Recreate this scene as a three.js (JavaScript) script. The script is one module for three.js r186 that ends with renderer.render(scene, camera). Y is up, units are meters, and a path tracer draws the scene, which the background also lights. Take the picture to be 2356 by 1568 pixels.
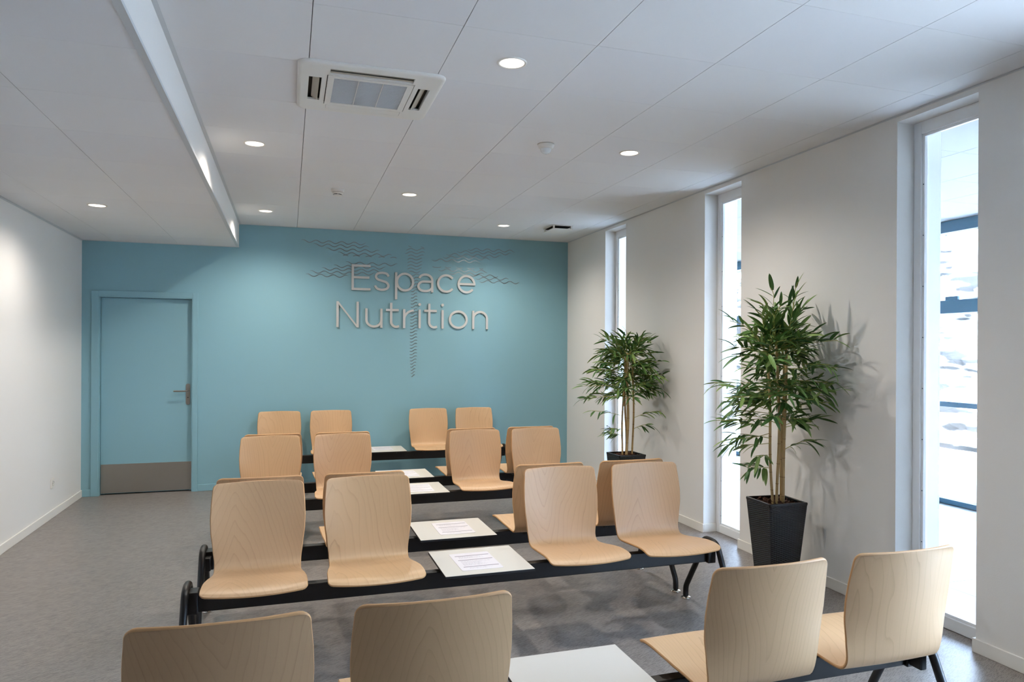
import * as THREE from 'three';
import { mergeGeometries } from 'three/addons/utils/BufferGeometryUtils.js';
import { RoundedBoxGeometry } from 'three/addons/geometries/RoundedBoxGeometry.js';
import { ImprovedNoise } from 'three/addons/math/ImprovedNoise.js';

// ------------------------------------------------------------------ camera, sky, sun, exposure
const W = 2356, H = 1568, FOCAL = 1659.7;
const scene = new THREE.Scene();
const camera = new THREE.PerspectiveCamera(2 * Math.atan(H / 2 / FOCAL) * 180 / Math.PI, W / H, 0.05, 200);
const EYE = 1.4918, rad = Math.PI / 180;
camera.position.set(0, EYE, 0);
camera.rotation.set(-0.0373 * rad, -18.1831 * rad, 0.2866 * rad, 'YXZ');
camera.setViewOffset(W, H, -30.7, -24.2, W, H);
scene.add(camera);

const renderer = new THREE.WebGLRenderer({ antialias: true });
renderer.toneMapping = THREE.LinearToneMapping;
renderer.toneMappingExposure = 4.25;
renderer.shadowMap.enabled = true;

scene.background = new THREE.Color().setRGB(4.1, 5.65, 8.0);          // clear bright sky
const sun = new THREE.DirectionalLight(new THREE.Color().setRGB(1, 0.985, 0.97), 4.5);
sun.name = 'sun';
sun.position.set(-9, 22, 9); sun.target.position.set(5, 0, -6);
sun.castShadow = true; sun.shadow.mapSize.set(4096, 4096);
Object.assign(sun.shadow.camera, { left: -22, right: 22, top: 22, bottom: -22, near: 1, far: 80 });
scene.add(sun, sun.target);
const LAMP_CD = 1.52;                                                     // each ceiling downlight
const LAMP_COLOR = new THREE.Color().setRGB(1.0, 0.925, 0.82);

// ------------------------------------------------------------------ room dimensions (metres; camera at x = z = 0)
const XL = -1.980, XR = 3.2705, ZB = -8.2966, ZF = 1.9;                  // left, right, back, behind the camera
const H2 = 2.8348, H1 = 2.588, XS = -0.5075;                             // ceiling, lower ceiling on the left, edge between
const GX = 0.0846, GZ = -2.9175, SGX = -1.0922, SGZ = -3.5535, T = 0.6;  // tile grids

// ------------------------------------------------------------------ helpers
let seed = 12345;
const rnd = () => { seed = (seed * 1664525 + 1013904223) >>> 0; return seed / 4294967296; };
const rr = (a, b) => a + (b - a) * rnd();
const perlin = new ImprovedNoise();
const noise = (x, y, z = 0) => perlin.noise(x, y, z);
const used = new Map();
const numbered = (name) => { const n = used.get(name) ?? 0; used.set(name, n + 1); return n ? name + '_' + String(n).padStart(3, '0') : name; };
const hex = (h) => new THREE.Color(h);
const std = (name, color, roughness = 0.6, extra = {}) => { const m = new THREE.MeshStandardMaterial({ color, roughness, ...extra }); m.name = name; return m; };
function box(w, h, d, x = 0, y = 0, z = 0) { const g = new THREE.BoxGeometry(w, h, d); g.translate(x, y, z); return g; }
function span(x0, x1, y0, y1, z0, z1) { return box(Math.abs(x1 - x0), Math.abs(y1 - y0), Math.abs(z1 - z0), (x0 + x1) / 2, (y0 + y1) / 2, (z0 + z1) / 2); }
function rbox(w, h, d, r, x = 0, y = 0, z = 0, s = 2) { const g = new RoundedBoxGeometry(w, h, d, s, r); g.translate(x, y, z); return g; }
function plain(g) { const n = g.index ? g.toNonIndexed() : g; for (const k of Object.keys(n.attributes)) if (!['position', 'normal', 'uv'].includes(k)) n.deleteAttribute(k); n.clearGroups?.(); n.groups = []; return n; }
function join(list) { return list.length === 1 ? list[0] : mergeGeometries(list.map(plain)); }
function part(parent, name, geos, material, label) {
  const m = new THREE.Mesh(Array.isArray(geos) ? join(geos) : geos, material);
  m.name = name; m.castShadow = m.receiveShadow = true;
  if (label) m.userData.label = label;
  parent.add(m);
  return m;
}
function thing(name, label, category, pos = [0, 0, 0], turn = 0, group) {
  const o = new THREE.Group();
  o.name = numbered(name); o.position.set(...pos); o.rotation.y = turn;
  o.userData = { label, category };
  if (group) o.userData.group = group;
  scene.add(o);
  return o;
}
function single(name, label, category, geos, material, group) {
  const m = new THREE.Mesh(Array.isArray(geos) ? join(geos) : geos, material);
  m.name = numbered(name); m.castShadow = m.receiveShadow = true;
  m.userData = { label, category };
  if (group) m.userData.group = group;
  scene.add(m);
  return m;
}
function struct(name, label, category, geos, material) {
  const m = geos ? new THREE.Mesh(Array.isArray(geos) ? join(geos) : geos, material) : new THREE.Group();
  m.name = name; m.castShadow = m.receiveShadow = true;
  m.userData = { kind: 'structure', label, category };
  scene.add(m);
  return m;
}
function tube(points, r, seg = 24, radial = 10, tension = 0.5) {
  const c = new THREE.CatmullRomCurve3(points.map((p) => new THREE.Vector3(...p)), false, 'catmullrom', tension);
  return new THREE.TubeGeometry(c, seg, r, radial, false);
}
function cyl(r0, r1, h, x, y, z, n = 24) { const g = new THREE.CylinderGeometry(r0, r1, h, n); g.translate(x, y, z); return g; }
function canvasTexture(w, h, draw) {
  const c = document.createElement('canvas'); c.width = w; c.height = h;
  draw(c.getContext('2d'), w, h);
  const t = new THREE.CanvasTexture(c); t.colorSpace = THREE.SRGBColorSpace;
  return t;
}
function dataTexture(w, h, fn, srgb = true) {
  const d = new Uint8Array(w * h * 4);
  for (let y = 0; y < h; y++) for (let x = 0; x < w; x++) {
    const c = fn(x, y), i = (y * w + x) * 4;
    d[i] = Math.max(0, Math.min(255, c[0])); d[i + 1] = Math.max(0, Math.min(255, c[1])); d[i + 2] = Math.max(0, Math.min(255, c[2])); d[i + 3] = 255;
  }
  const t = new THREE.DataTexture(d, w, h);
  t.magFilter = THREE.LinearFilter; t.minFilter = THREE.LinearMipmapLinearFilter; t.generateMipmaps = true;
  t.wrapS = t.wrapT = THREE.RepeatWrapping;
  if (srgb) t.colorSpace = THREE.SRGBColorSpace;
  t.needsUpdate = true;
  return t;
}

// ------------------------------------------------------------------ materials
// fine roller stipple of painted walls
const stipple = dataTexture(256, 256, (x, y) => {
  const a = x / 256 * Math.PI * 2, b = y / 256 * Math.PI * 2;
  const v = 128 + 60 * noise(Math.cos(a) * 9 + 3, Math.sin(a) * 9 + Math.cos(b) * 9, Math.sin(b) * 9) + 45 * (rnd() - 0.5);
  return [v, v, v];
}, false);
stipple.repeat.set(3, 3);
const M = {
  wall: std('white wall paint', hex('#e3e1dd'), 0.85, { bumpMap: stipple, bumpScale: 0.0004 }),
  blue: std('blue wall paint', hex('#87b2be'), 0.72, { bumpMap: stipple, bumpScale: 0.0004 }),
  doorBlue: std('blue door paint', hex('#86b1bd'), 0.5),
  tile: std('ceiling tile', hex('#dfe0e1'), 0.9),
  plenum: std('plenum', hex('#6d6e70'), 0.95),
  trim: std('white metal trim', hex('#c6c8c9'), 0.5),
  base: std('white baseboard', hex('#e6e3dc'), 0.45),
  frame: std('white window frame', hex('#e9ebec'), 0.35),
  screw: std('screw head', hex('#6f7d86'), 0.4, { metalness: 0.6 }),
  black: std('black powder coat', hex('#070708'), 0.42),
  chrome: std('chrome', hex('#d6d3cd'), 0.12, { metalness: 1 }),
  steel: std('brushed steel', hex('#8f8b85'), 0.4, { metalness: 0.9 }),
  kick: std('brushed kick plate', hex('#9b968f'), 0.42, { metalness: 0.85 }),
  laminate: std('white laminate', hex('#d2cdc3'), 0.4),
  core: std('black laminate core', hex('#141315'), 0.5),
  letter: std('grey white lettering', hex('#c6c6c3'), 0.5),
  silver: std('silver wall film', hex('#8b9599'), 0.3, { metalness: 0.9 }),
  plastic: std('white plastic', hex('#e2dfd8'), 0.45),
  plasticGrey: std('light grey plastic', hex('#b3aa9a'), 0.5),
  dark: std('dark opening', hex('#1a1b1c'), 0.8),
  pot: std('black wicker resin', hex('#101419'), 0.24),
  bark: std('bark mulch', hex('#4b2f22'), 0.95),
  cane: std('bamboo cane', hex('#b79a68'), 0.55),
  node: std('bamboo node', hex('#7d6038'), 0.6),
  twig: std('green twig', hex('#a5a458'), 0.6),
  alu: std('blue grey aluminium', hex('#33586b'), 0.4, { metalness: 0.2 }),
  corrTile: std('pale stone floor tile', hex('#9c9e9f'), 0.5),
  corrCeil: std('corridor ceiling tile', hex('#a3a4a5'), 0.9),
  grout: std('grout', hex('#8d9396'), 0.9),
  concrete: std('pale concrete', hex('#d6d3cc'), 0.85),
  gap: std('dark joint', hex('#4c4f51'), 0.9),
  rail: std('grey rail', hex('#7f8790'), 0.6),
};
const glass = new THREE.MeshPhysicalMaterial({ color: 0xffffff, roughness: 0, transmission: 1, thickness: 0, ior: 1.5 }); glass.name = 'window glass';
const clearDome = std('milky lens', hex('#dfe3e4'), 0.15);

// woven sheet vinyl: rows of fine dots with short dark dashes
const vinyl = dataTexture(1024, 1024, (() => {
  const S = 1024, dash = new Float32Array(S * S);
  for (let k = 0; k < 6500; k++) {
    const x = Math.floor(rnd() * S), y = Math.floor(rnd() * S), len = 8 + Math.floor(rnd() * 26), s = 0.25 + rnd() * 0.75;
    for (let i = 0; i < len; i++) for (let j = 0; j < 5; j++) { const px = (x + i) % S, py = (y + j + S - (i >> 1)) % S; dash[py * S + px] += s * (j > 0 && j < 4 ? 1 : 0.5); }
  }
  return (x, y) => {
    const weave = Math.sin(x / 8 * Math.PI * 2) * 0.5 + 0.5, row = Math.sin((y / 8 + (Math.floor(x / 8) % 2) * 0.5) * Math.PI * 2) * 0.5 + 0.5;
    const a = x / S * Math.PI * 2, b = y / S * Math.PI * 2;
    const blot = noise(Math.cos(a) * 2.2, Math.sin(a) * 2.2 + Math.cos(b) * 2.2, Math.sin(b) * 2.2);
    const v = 1.05 - 0.20 * weave * row - 0.21 * Math.min(1, dash[y * S + x]) + 0.05 * blot + 0.05 * (rnd() - 0.5);
    return [139 * v, 132 * v, 127 * v];
  };
})());
vinyl.repeat.set(1 / 0.85, 1 / 0.85);
M.floor = std('woven sheet vinyl', 0xffffff, 0.36, { map: vinyl });

// ------------------------------------------------------------------ shell of the room
function planeUV(g) {             // uv in metres from the two largest axes
  const p = g.attributes.position, n = g.attributes.normal, uv = g.attributes.uv;
  for (let i = 0; i < p.count; i++) {
    const ax = Math.abs(n.getX(i)), ay = Math.abs(n.getY(i)), az = Math.abs(n.getZ(i));
    if (ay >= ax && ay >= az) uv.setXY(i, p.getX(i), p.getZ(i)); else if (ax >= az) uv.setXY(i, p.getZ(i), p.getY(i)); else uv.setXY(i, p.getX(i), p.getY(i));
  }
  return g;
}
const ROOF = 3.15;
struct('floor', 'grey woven vinyl floor of the waiting room', 'floor', planeUV(span(XL - 0.2, XR + 0.12, -0.12, 0, ZB - 0.2, ZF + 0.2)), M.floor);
struct('wall_left', 'plain white wall on the left with a socket', 'wall', planeUV(span(XL - 0.2, XL, 0, ROOF, ZB, ZF)), M.wall);
struct('wall_front', 'white wall behind the camera', 'wall', planeUV(span(XL - 0.2, XR + 0.3, 0, ROOF, ZF, ZF + 0.2)), M.wall);

// back wall with the door opening
const DX0 = -1.828, DX1 = -0.955, DH = 2.028;
struct('wall_back', 'blue painted end wall carrying the raised lettering', 'wall', [
  span(XL - 0.2, DX0, 0, ROOF, ZB - 0.2, ZB), span(DX1, XR + 0.3, 0, ROOF, ZB - 0.2, ZB), span(DX0, DX1, DH, ROOF, ZB - 0.2, ZB)].map(planeUV), M.blue);

// right wall with tall narrow windows down to the floor
const WT = 0.30, WIN = [[-7.185, -6.680], [-5.212, -4.706], [-3.226, -2.720], [-1.75, -0.8]], WTOP = 2.797;
{
  const g = []; let z = ZB;
  for (const [a, b] of WIN) { g.push(span(XR, XR + WT, 0, ROOF, z, a)); z = b; }
  g.push(span(XR, XR + WT, 0, ROOF, z, ZF));
  for (const [a, b] of WIN) g.push(span(XR, XR + WT, WTOP, ROOF, a, b));
  struct('wall_right', 'white wall on the right pierced by tall narrow windows', 'wall', g.map(planeUV), M.wall);
}
WIN.forEach(([a, b], k) => {
  const x0 = XR + 0.12, fw = 0.05, w = struct('window_' + (k + 1), ['farthest tall narrow window beside the blue wall', 'middle tall narrow window between the two plants', 'nearest tall narrow window seen in full at the right', 'wide glazed opening in the right wall beside the camera'][k], 'window');
  const f = (name, g, m = M.frame) => part(w, name, g, m);
  f('frame_jamb', rbox(0.06, WTOP, fw, 0.004, x0 + 0.03, WTOP / 2, a + fw / 2));
  f('frame_jamb', rbox(0.06, WTOP, fw, 0.004, x0 + 0.03, WTOP / 2, b - fw / 2));
  f('frame_head', rbox(0.06, 0.07, b - a - 2 * fw, 0.004, x0 + 0.03, WTOP - 0.035, (a + b) / 2));
  f('frame_sill', rbox(0.06, 0.065, b - a - 2 * fw, 0.004, x0 + 0.03, 0.0335, (a + b) / 2));
  const gy0 = 0.067, gy1 = WTOP - 0.07, ga = a + fw, gb = b - fw, bead = 0.014;
  f('glazing_bead', [span(x0 + 0.012, x0 + 0.03, gy0, gy1, ga, ga + bead), span(x0 + 0.012, x0 + 0.03, gy0, gy1, gb - bead, gb), span(x0 + 0.012, x0 + 0.03, gy0, gy0 + bead, ga + bead, gb - bead), span(x0 + 0.012, x0 + 0.03, gy1 - bead, gy1, ga + bead, gb - bead)]);
  for (let s = 0; s < 10; s++) {
    const g = new THREE.CylinderGeometry(0.0035, 0.0035, 0.003, 10); g.rotateZ(Math.PI / 2); g.translate(x0 + 0.0115, 0.14 + s * 0.288, ga + bead / 2);
    f('screw', g, M.screw);
  }
  f('pane', span(x0 + 0.034, x0 + 0.0345, gy0, gy1, ga, gb), glass);
  // outer lining of the opening
  f('outer_lining', [span(x0 + 0.06, XR + WT, 0, WTOP, a, a + 0.02), span(x0 + 0.06, XR + WT, 0, WTOP, b - 0.02, b), span(x0 + 0.06, XR + WT, WTOP - 0.02, WTOP, a + 0.02, b - 0.02)]);
});

// baseboards: 70 mm high, top edge eased
const BH = 0.07, BT = 0.012;
struct('baseboard_left', 'white baseboard along the left wall', 'baseboard', rbox(BT, BH, ZF - ZB - 0.002, 0.003, XL + BT / 2, BH / 2, (ZF + ZB) / 2), M.base);
struct('baseboard_back', 'blue baseboard along the end wall', 'baseboard', [rbox(DX0 - 0.064 - XL - BT, BH, BT, 0.003, (XL + BT + DX0 - 0.064) / 2, BH / 2, ZB + BT / 2), rbox(XR - BT - DX1 - 0.05, BH, BT, 0.003, (XR - BT + DX1 + 0.05) / 2, BH / 2, ZB + BT / 2)], M.blue);
{
  const g = []; let z = ZB;
  const piece = (a, b) => g.push(rbox(BT, BH, b - a, 0.003, XR - BT / 2, BH / 2, (a + b) / 2));
  for (const [a, b] of WIN) {
    piece(z, a + BT); z = b - BT;
    g.push(rbox(0.118, BH, BT, 0.003, XR + 0.059, BH / 2, a + BT / 2), rbox(0.118, BH, BT, 0.003, XR + 0.059, BH / 2, b - BT / 2));
  }
  piece(z, ZF);
  struct('baseboard_right', 'white baseboard between the tall windows', 'baseboard', g, M.base);
}

// ceiling: 600 mm tiles with open joints under a dark plenum, in two levels
const ceiling = struct('ceiling', 'white tiled ceiling in two levels', 'ceiling');
part(ceiling, 'plenum_slab', [span(XL - 0.2, XR + WT, H2 + 0.028, ROOF + 0.05, ZB - 0.2, ZF + 0.2), span(XL, XS - 0.012, H1 + 0.028, H2 + 0.028, ZB, ZF)], M.plenum);
{
  const zs = (g0) => { const out = [ZB + 0.001]; for (let j = 30; j > -30; j--) { const z = g0 - T * j; if (z > ZB + 0.05 && z < ZF - 0.05) out.push(z); } out.push(ZF - 0.001); return out; };
  const tones = ['#e1e1e1', '#e0e0e1', '#e2e2e2'].map((c, i) => std('ceiling tile ' + 'abc'[i], hex(c), 0.9));
  let n = 0;
  const shared = new Map();
  const tile = (x0, x1, z0, z1, y, jx) => {
    const w = x1 - x0 - jx, d = z1 - z0 - 0.0016, key = w.toFixed(4) + d.toFixed(4);
    if (!shared.has(key)) shared.set(key, new THREE.BoxGeometry(w, 0.02, d));
    const m = part(ceiling, 'ceiling_tile', shared.get(key), tones[(n++ * 7) % 3]);
    m.position.set((x0 + x1) / 2, y + 0.01, (z0 + z1) / 2);
  };
  const xs = [XS, GX, GX + T, GX + 2 * T, GX + 3 * T, GX + 4 * T, GX + 5 * T, XR], zm = zs(GZ);
  for (let i = 0; i + 1 < xs.length; i++) for (let j = 0; j + 1 < zm.length; j++) {
    if (i === 1 && Math.abs(zm[j + 1] - (GZ - T)) < 0.01) continue;              // the air conditioner takes this tile
    tile(xs[i], xs[i + 1], zm[j], zm[j + 1], H2, 0.0032);
  }
  const xl = [XL, SGX - T, SGX, XS - 0.02], zl = zs(SGZ);
  for (let i = 0; i + 1 < xl.length; i++) for (let j = 0; j + 1 < zl.length; j++) tile(xl[i], xl[i + 1], zl[j], zl[j + 1], H1, 0.003);
}
part(ceiling, 'soffit_face', planeUV(span(XS - 0.012, XS, H1 + 0.012, H2, ZB, ZF)), M.wall);
part(ceiling, 'soffit_edge_trim', [span(XS - 0.026, XS + 0.003, H1 - 0.003, H1, ZB, ZF), span(XS, XS + 0.003, H1, H1 + 0.012, ZB, ZF)], M.trim);
part(ceiling, 'perimeter_trim', [
  span(XR - 0.011, XR, H2 - 0.002, H2, ZB, ZF), span(XR - 0.002, XR, H2 - 0.008, H2 - 0.002, ZB, ZF),
  span(XS, XS + 0.022, H2 - 0.003, H2, ZB, ZF),
  span(XL, XL + 0.016, H1 - 0.003, H1, ZB, ZF), span(XL, XL + 0.003, H1 - 0.012, H1 - 0.003, ZB, ZF),
  span(XS + 0.022, XR - 0.011, H2 - 0.002, H2, ZB, ZB + 0.012), span(XL + 0.022, XS - 0.026, H1 - 0.003, H1, ZB, ZB + 0.018)], M.trim);

// ------------------------------------------------------------------ door in the blue wall
{
  const d = struct('door_1', 'blue door with steel kick plate and lever handle', 'door');
  const cz = ZB + 0.008;
  part(d, 'casing', [rbox(0.064, DH + 0.057, 0.016, 0.003, DX0 - 0.032, (DH + 0.057) / 2, cz), rbox(0.05, DH + 0.057, 0.016, 0.003, DX1 + 0.025, (DH + 0.057) / 2, cz), rbox(DX1 - DX0, 0.057, 0.016, 0.003, (DX0 + DX1) / 2, DH + 0.0285, cz)], M.doorBlue);
  part(d, 'jamb_lining', [span(DX0 - 0.004, DX0 + 0.008, 0, DH, ZB - 0.16, ZB + 0.012), span(DX1 - 0.008, DX1 + 0.004, 0, DH, ZB - 0.16, ZB + 0.012), span(DX0 + 0.008, DX1 - 0.008, DH - 0.008, DH + 0.004, ZB - 0.16, ZB + 0.012)], M.doorBlue);
  const leafZ = ZB - 0.045;
  part(d, 'leaf', rbox(DX1 - DX0 - 0.022, DH - 0.025, 0.04, 0.002, (DX0 + DX1) / 2, 0.012 + (DH - 0.025) / 2, leafZ - 0.02), M.doorBlue);
  part(d, 'threshold_gap', span(DX0 + 0.008, DX1 - 0.008, 0, 0.03, ZB - 0.15, ZB - 0.088), M.dark);
  part(d, 'added_light_stop', [span(DX0 + 0.008, DX0 + 0.04, 0, DH - 0.008, leafZ - 0.075, leafZ - 0.042), span(DX1 - 0.04, DX1 - 0.008, 0, DH - 0.008, leafZ - 0.075, leafZ - 0.042), span(DX0 + 0.04, DX1 - 0.04, DH - 0.04, DH - 0.008, leafZ - 0.075, leafZ - 0.042)], M.doorBlue);  // strips added behind the leaf to block sky light leaking through its gaps
  const kp = part(d, 'kick_plate', rbox(DX1 - DX0 - 0.026, 0.295, 0.0025, 0.001, (DX0 + DX1) / 2, 0.016 + 0.1475, leafZ + 0.0013), M.kick, 'brushed steel kick plate');
  for (const [x, y] of [[DX0 + 0.03, 0.03], [DX0 + 0.03, 0.29], [DX1 - 0.03, 0.03], [DX1 - 0.03, 0.29], [(DX0 + DX1) / 2, 0.03], [(DX0 + DX1) / 2, 0.29]]) { const g = new THREE.CylinderGeometry(0.004, 0.004, 0.002, 10); g.rotateX(Math.PI / 2); g.translate(x, y, leafZ + 0.0035); part(kp, 'screw', g, M.steel); }
  const hx = -1.004, plateShape = new THREE.Shape();
  plateShape.absarc(0, 0.09, 0.02, 0, Math.PI); plateShape.absarc(0, -0.09, 0.02, Math.PI, 2 * Math.PI);
  const pg = new THREE.ExtrudeGeometry(plateShape, { depth: 0.006, bevelEnabled: true, bevelSize: 0.001, bevelThickness: 0.001, bevelSegments: 2, curveSegments: 16 });
  pg.translate(hx, 1.02, leafZ + 0.001);
  const hp = part(d, 'handle_plate', pg, M.steel, 'steel handle plate');
  part(hp, 'lever', tube([[hx, 1.055, leafZ + 0.006], [hx, 1.055, leafZ + 0.045], [hx - 0.01, 1.055, leafZ + 0.056], [hx - 0.03, 1.055, leafZ + 0.058], [hx - 0.08, 1.055, leafZ + 0.058], [hx - 0.132, 1.055, leafZ + 0.058]], 0.0085, 32, 12), M.steel, 'steel lever handle');
  part(hp, 'rose', cylZ(0.0125, 0.01, hx, 1.055, leafZ + 0.011), M.steel);
  part(hp, 'keyhole', cylZ(0.0055, 0.003, hx, 0.985, leafZ + 0.0085), M.dark);
}
function cylZ(r, h, x, y, z) { const g = new THREE.CylinderGeometry(r, r, h, 20); g.rotateX(Math.PI / 2); g.translate(x, y, z); return g; }

// ------------------------------------------------------------------ raised lettering
{
  const ST = 0.0255, DEPTH = 0.016;
  function stroke(pts, w = ST) {
    const P = pts.map((p) => new THREE.Vector2(p[0], p[1])), l = [], r = [];
    for (let i = 0; i < P.length; i++) {
      const a = P[Math.max(0, i - 1)], b = P[Math.min(P.length - 1, i + 1)], d = b.clone().sub(a).normalize(), n = new THREE.Vector2(-d.y, d.x).multiplyScalar(w / 2);
      l.push(P[i].clone().add(n)); r.push(P[i].clone().sub(n));
    }
    return extr(new THREE.Shape([...l, ...r.reverse()]));
  }
  const extr = (s) => new THREE.ExtrudeGeometry(s, { depth: DEPTH, bevelEnabled: false, curveSegments: 32 });
  const arc = (cx, cy, rx, ry, a0, a1, n = 36) => Array.from({ length: n + 1 }, (_, i) => { const a = (a0 + (a1 - a0) * i / n) * rad; return [cx + rx * Math.cos(a), cy + ry * Math.sin(a)]; });
  const ring = (cx, cy, rx, ry) => { const s = new THREE.Shape(); s.absellipse(cx, cy, rx + ST / 2, ry + ST / 2, 0, Math.PI * 2); const h = new THREE.Path(); h.absellipse(cx, cy, rx - ST / 2, ry - ST / 2, 0, Math.PI * 2, true); s.holes.push(h); return extr(s); };
  const dot = (cx, cy, r) => { const s = new THREE.Shape(); s.absarc(cx, cy, r, 0, Math.PI * 2); return extr(s); };
  const bar = (x0, y0, x1, y1) => stroke([[x0, y0], [x1, y1]]);
  const h = ST / 2, CAP = 0.288, XH = 0.216;
  const smooth = (pts) => new THREE.SplineCurve(pts.map((p) => new THREE.Vector2(...p))).getPoints(60).map((v) => [v.x, v.y]);
  const G = {
    E: (w) => [bar(h, 0, h, CAP), bar(0, h, w, h), bar(0, CAP / 2, w * 0.94, CAP / 2), bar(0, CAP - h, w, CAP - h)],
    s: (w) => [stroke(smooth([[0.92, 0.76], [0.8, 0.90], [0.5, 0.945], [0.2, 0.885], [0.11, 0.735], [0.22, 0.60], [0.5, 0.525], [0.78, 0.445], [0.91, 0.285], [0.81, 0.125], [0.5, 0.055], [0.19, 0.115], [0.05, 0.27]].map(([x, y]) => [x * w, y * XH])))],
    p: (w) => [bar(h, -0.092, h, XH), ring(w / 2 + 0.004, XH / 2, w / 2 - h - 0.004, XH / 2 - h)],
    a: (w) => [bar(w - h, 0, w - h, XH * 0.6), stroke([[w - h, XH * 0.55], ...arc(w / 2 + 0.002, XH - h - 0.068, w / 2 - h - 0.002, 0.068, 0, 158)]), stroke([[w - h, XH * 0.565], [w * 0.45, XH * 0.565], ...arc(w * 0.42, XH * 0.565 - 0.054, w * 0.42 - h, 0.054, 90, 270, 24), ...arc(w * 0.5, 0.066, w * 0.5 - h, 0.066 - h, 275, 360, 14)])],
    c: (w) => [stroke(arc(w / 2 + 0.006, XH / 2, w / 2 - h + 0.004, XH / 2 - h, 38, 322))],
    e: (w) => [bar(h, XH * 0.5, w, XH * 0.5), stroke(arc(w / 2, XH / 2, w / 2 - h, XH / 2 - h, -2, 322))],
    N: (w) => [bar(h, 0, h, CAP), bar(w - h, 0, w - h, CAP), extr(new THREE.Shape([[0.0, CAP], [0.022, CAP], [w, 0], [w - 0.022, 0]].map((p) => new THREE.Vector2(...p))))],
    u: (w) => [stroke([[h, XH], [h, XH * 0.42], ...arc(w / 2, XH * 0.42, w / 2 - h, XH * 0.42 - h, 180, 360)]), bar(w - h, 0, w - h, XH)],
    t: (w) => [stroke([[w * 0.38, 0.286], [w * 0.38, 0.07], ...arc(w * 0.38 + 0.056, 0.07, 0.056, 0.07 - h, 180, 285, 20), [w - 0.005, 0.021]]), bar(0, XH - h, w * 0.94, XH - h)],
    r: (w) => [bar(h, 0, h, XH), stroke(arc(w + 0.004, XH * 0.46, w - h + 0.004, XH * 0.54 - h, 180, 95))],
    i: () => [bar(h, 0, h, XH), dot(h, 0.274, 0.0165)],
    o: (w) => [ring(w / 2, XH / 2, w / 2 - h, XH / 2 - h)],
    n: (w) => [bar(h, 0, h, XH), stroke([...arc(w / 2, XH * 0.56, w / 2 - h, XH * 0.44 - h, 180, 0), [w - h, 0]])],
  };
  const sign = thing('wall_lettering', 'raised grey white lettering reading Espace Nutrition on the blue wall', 'sign', [0, 0, ZB + 0.004]);
  const put = (ch, x0, x1, y) => part(sign, 'letter', G[ch](x1 - x0).map((g, i) => g.scale(1, 1, 1 - 0.03 * i).translate(0, 0, 0.0003 * i)), M.letter).position.set(x0, y, 0);
  for (const [c, a, b] of [['E', 0.668, 0.877], ['s', 0.918, 1.093], ['p', 1.152, 1.371], ['a', 1.406, 1.593], ['c', 1.634, 1.843], ['e', 1.879, 2.094]]) put(c, a, b, 2.166);
  for (const [c, a, b] of [['N', 0.505, 0.749], ['u', 0.820, 1.013], ['t', 1.052, 1.205], ['r', 1.245, 1.373], ['i', 1.423, 1.448], ['t', 1.488, 1.644], ['i', 1.691, 1.715], ['o', 1.777, 2.004], ['n', 2.058, 2.251]]) put(c, a, b, 1.748);
}

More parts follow.
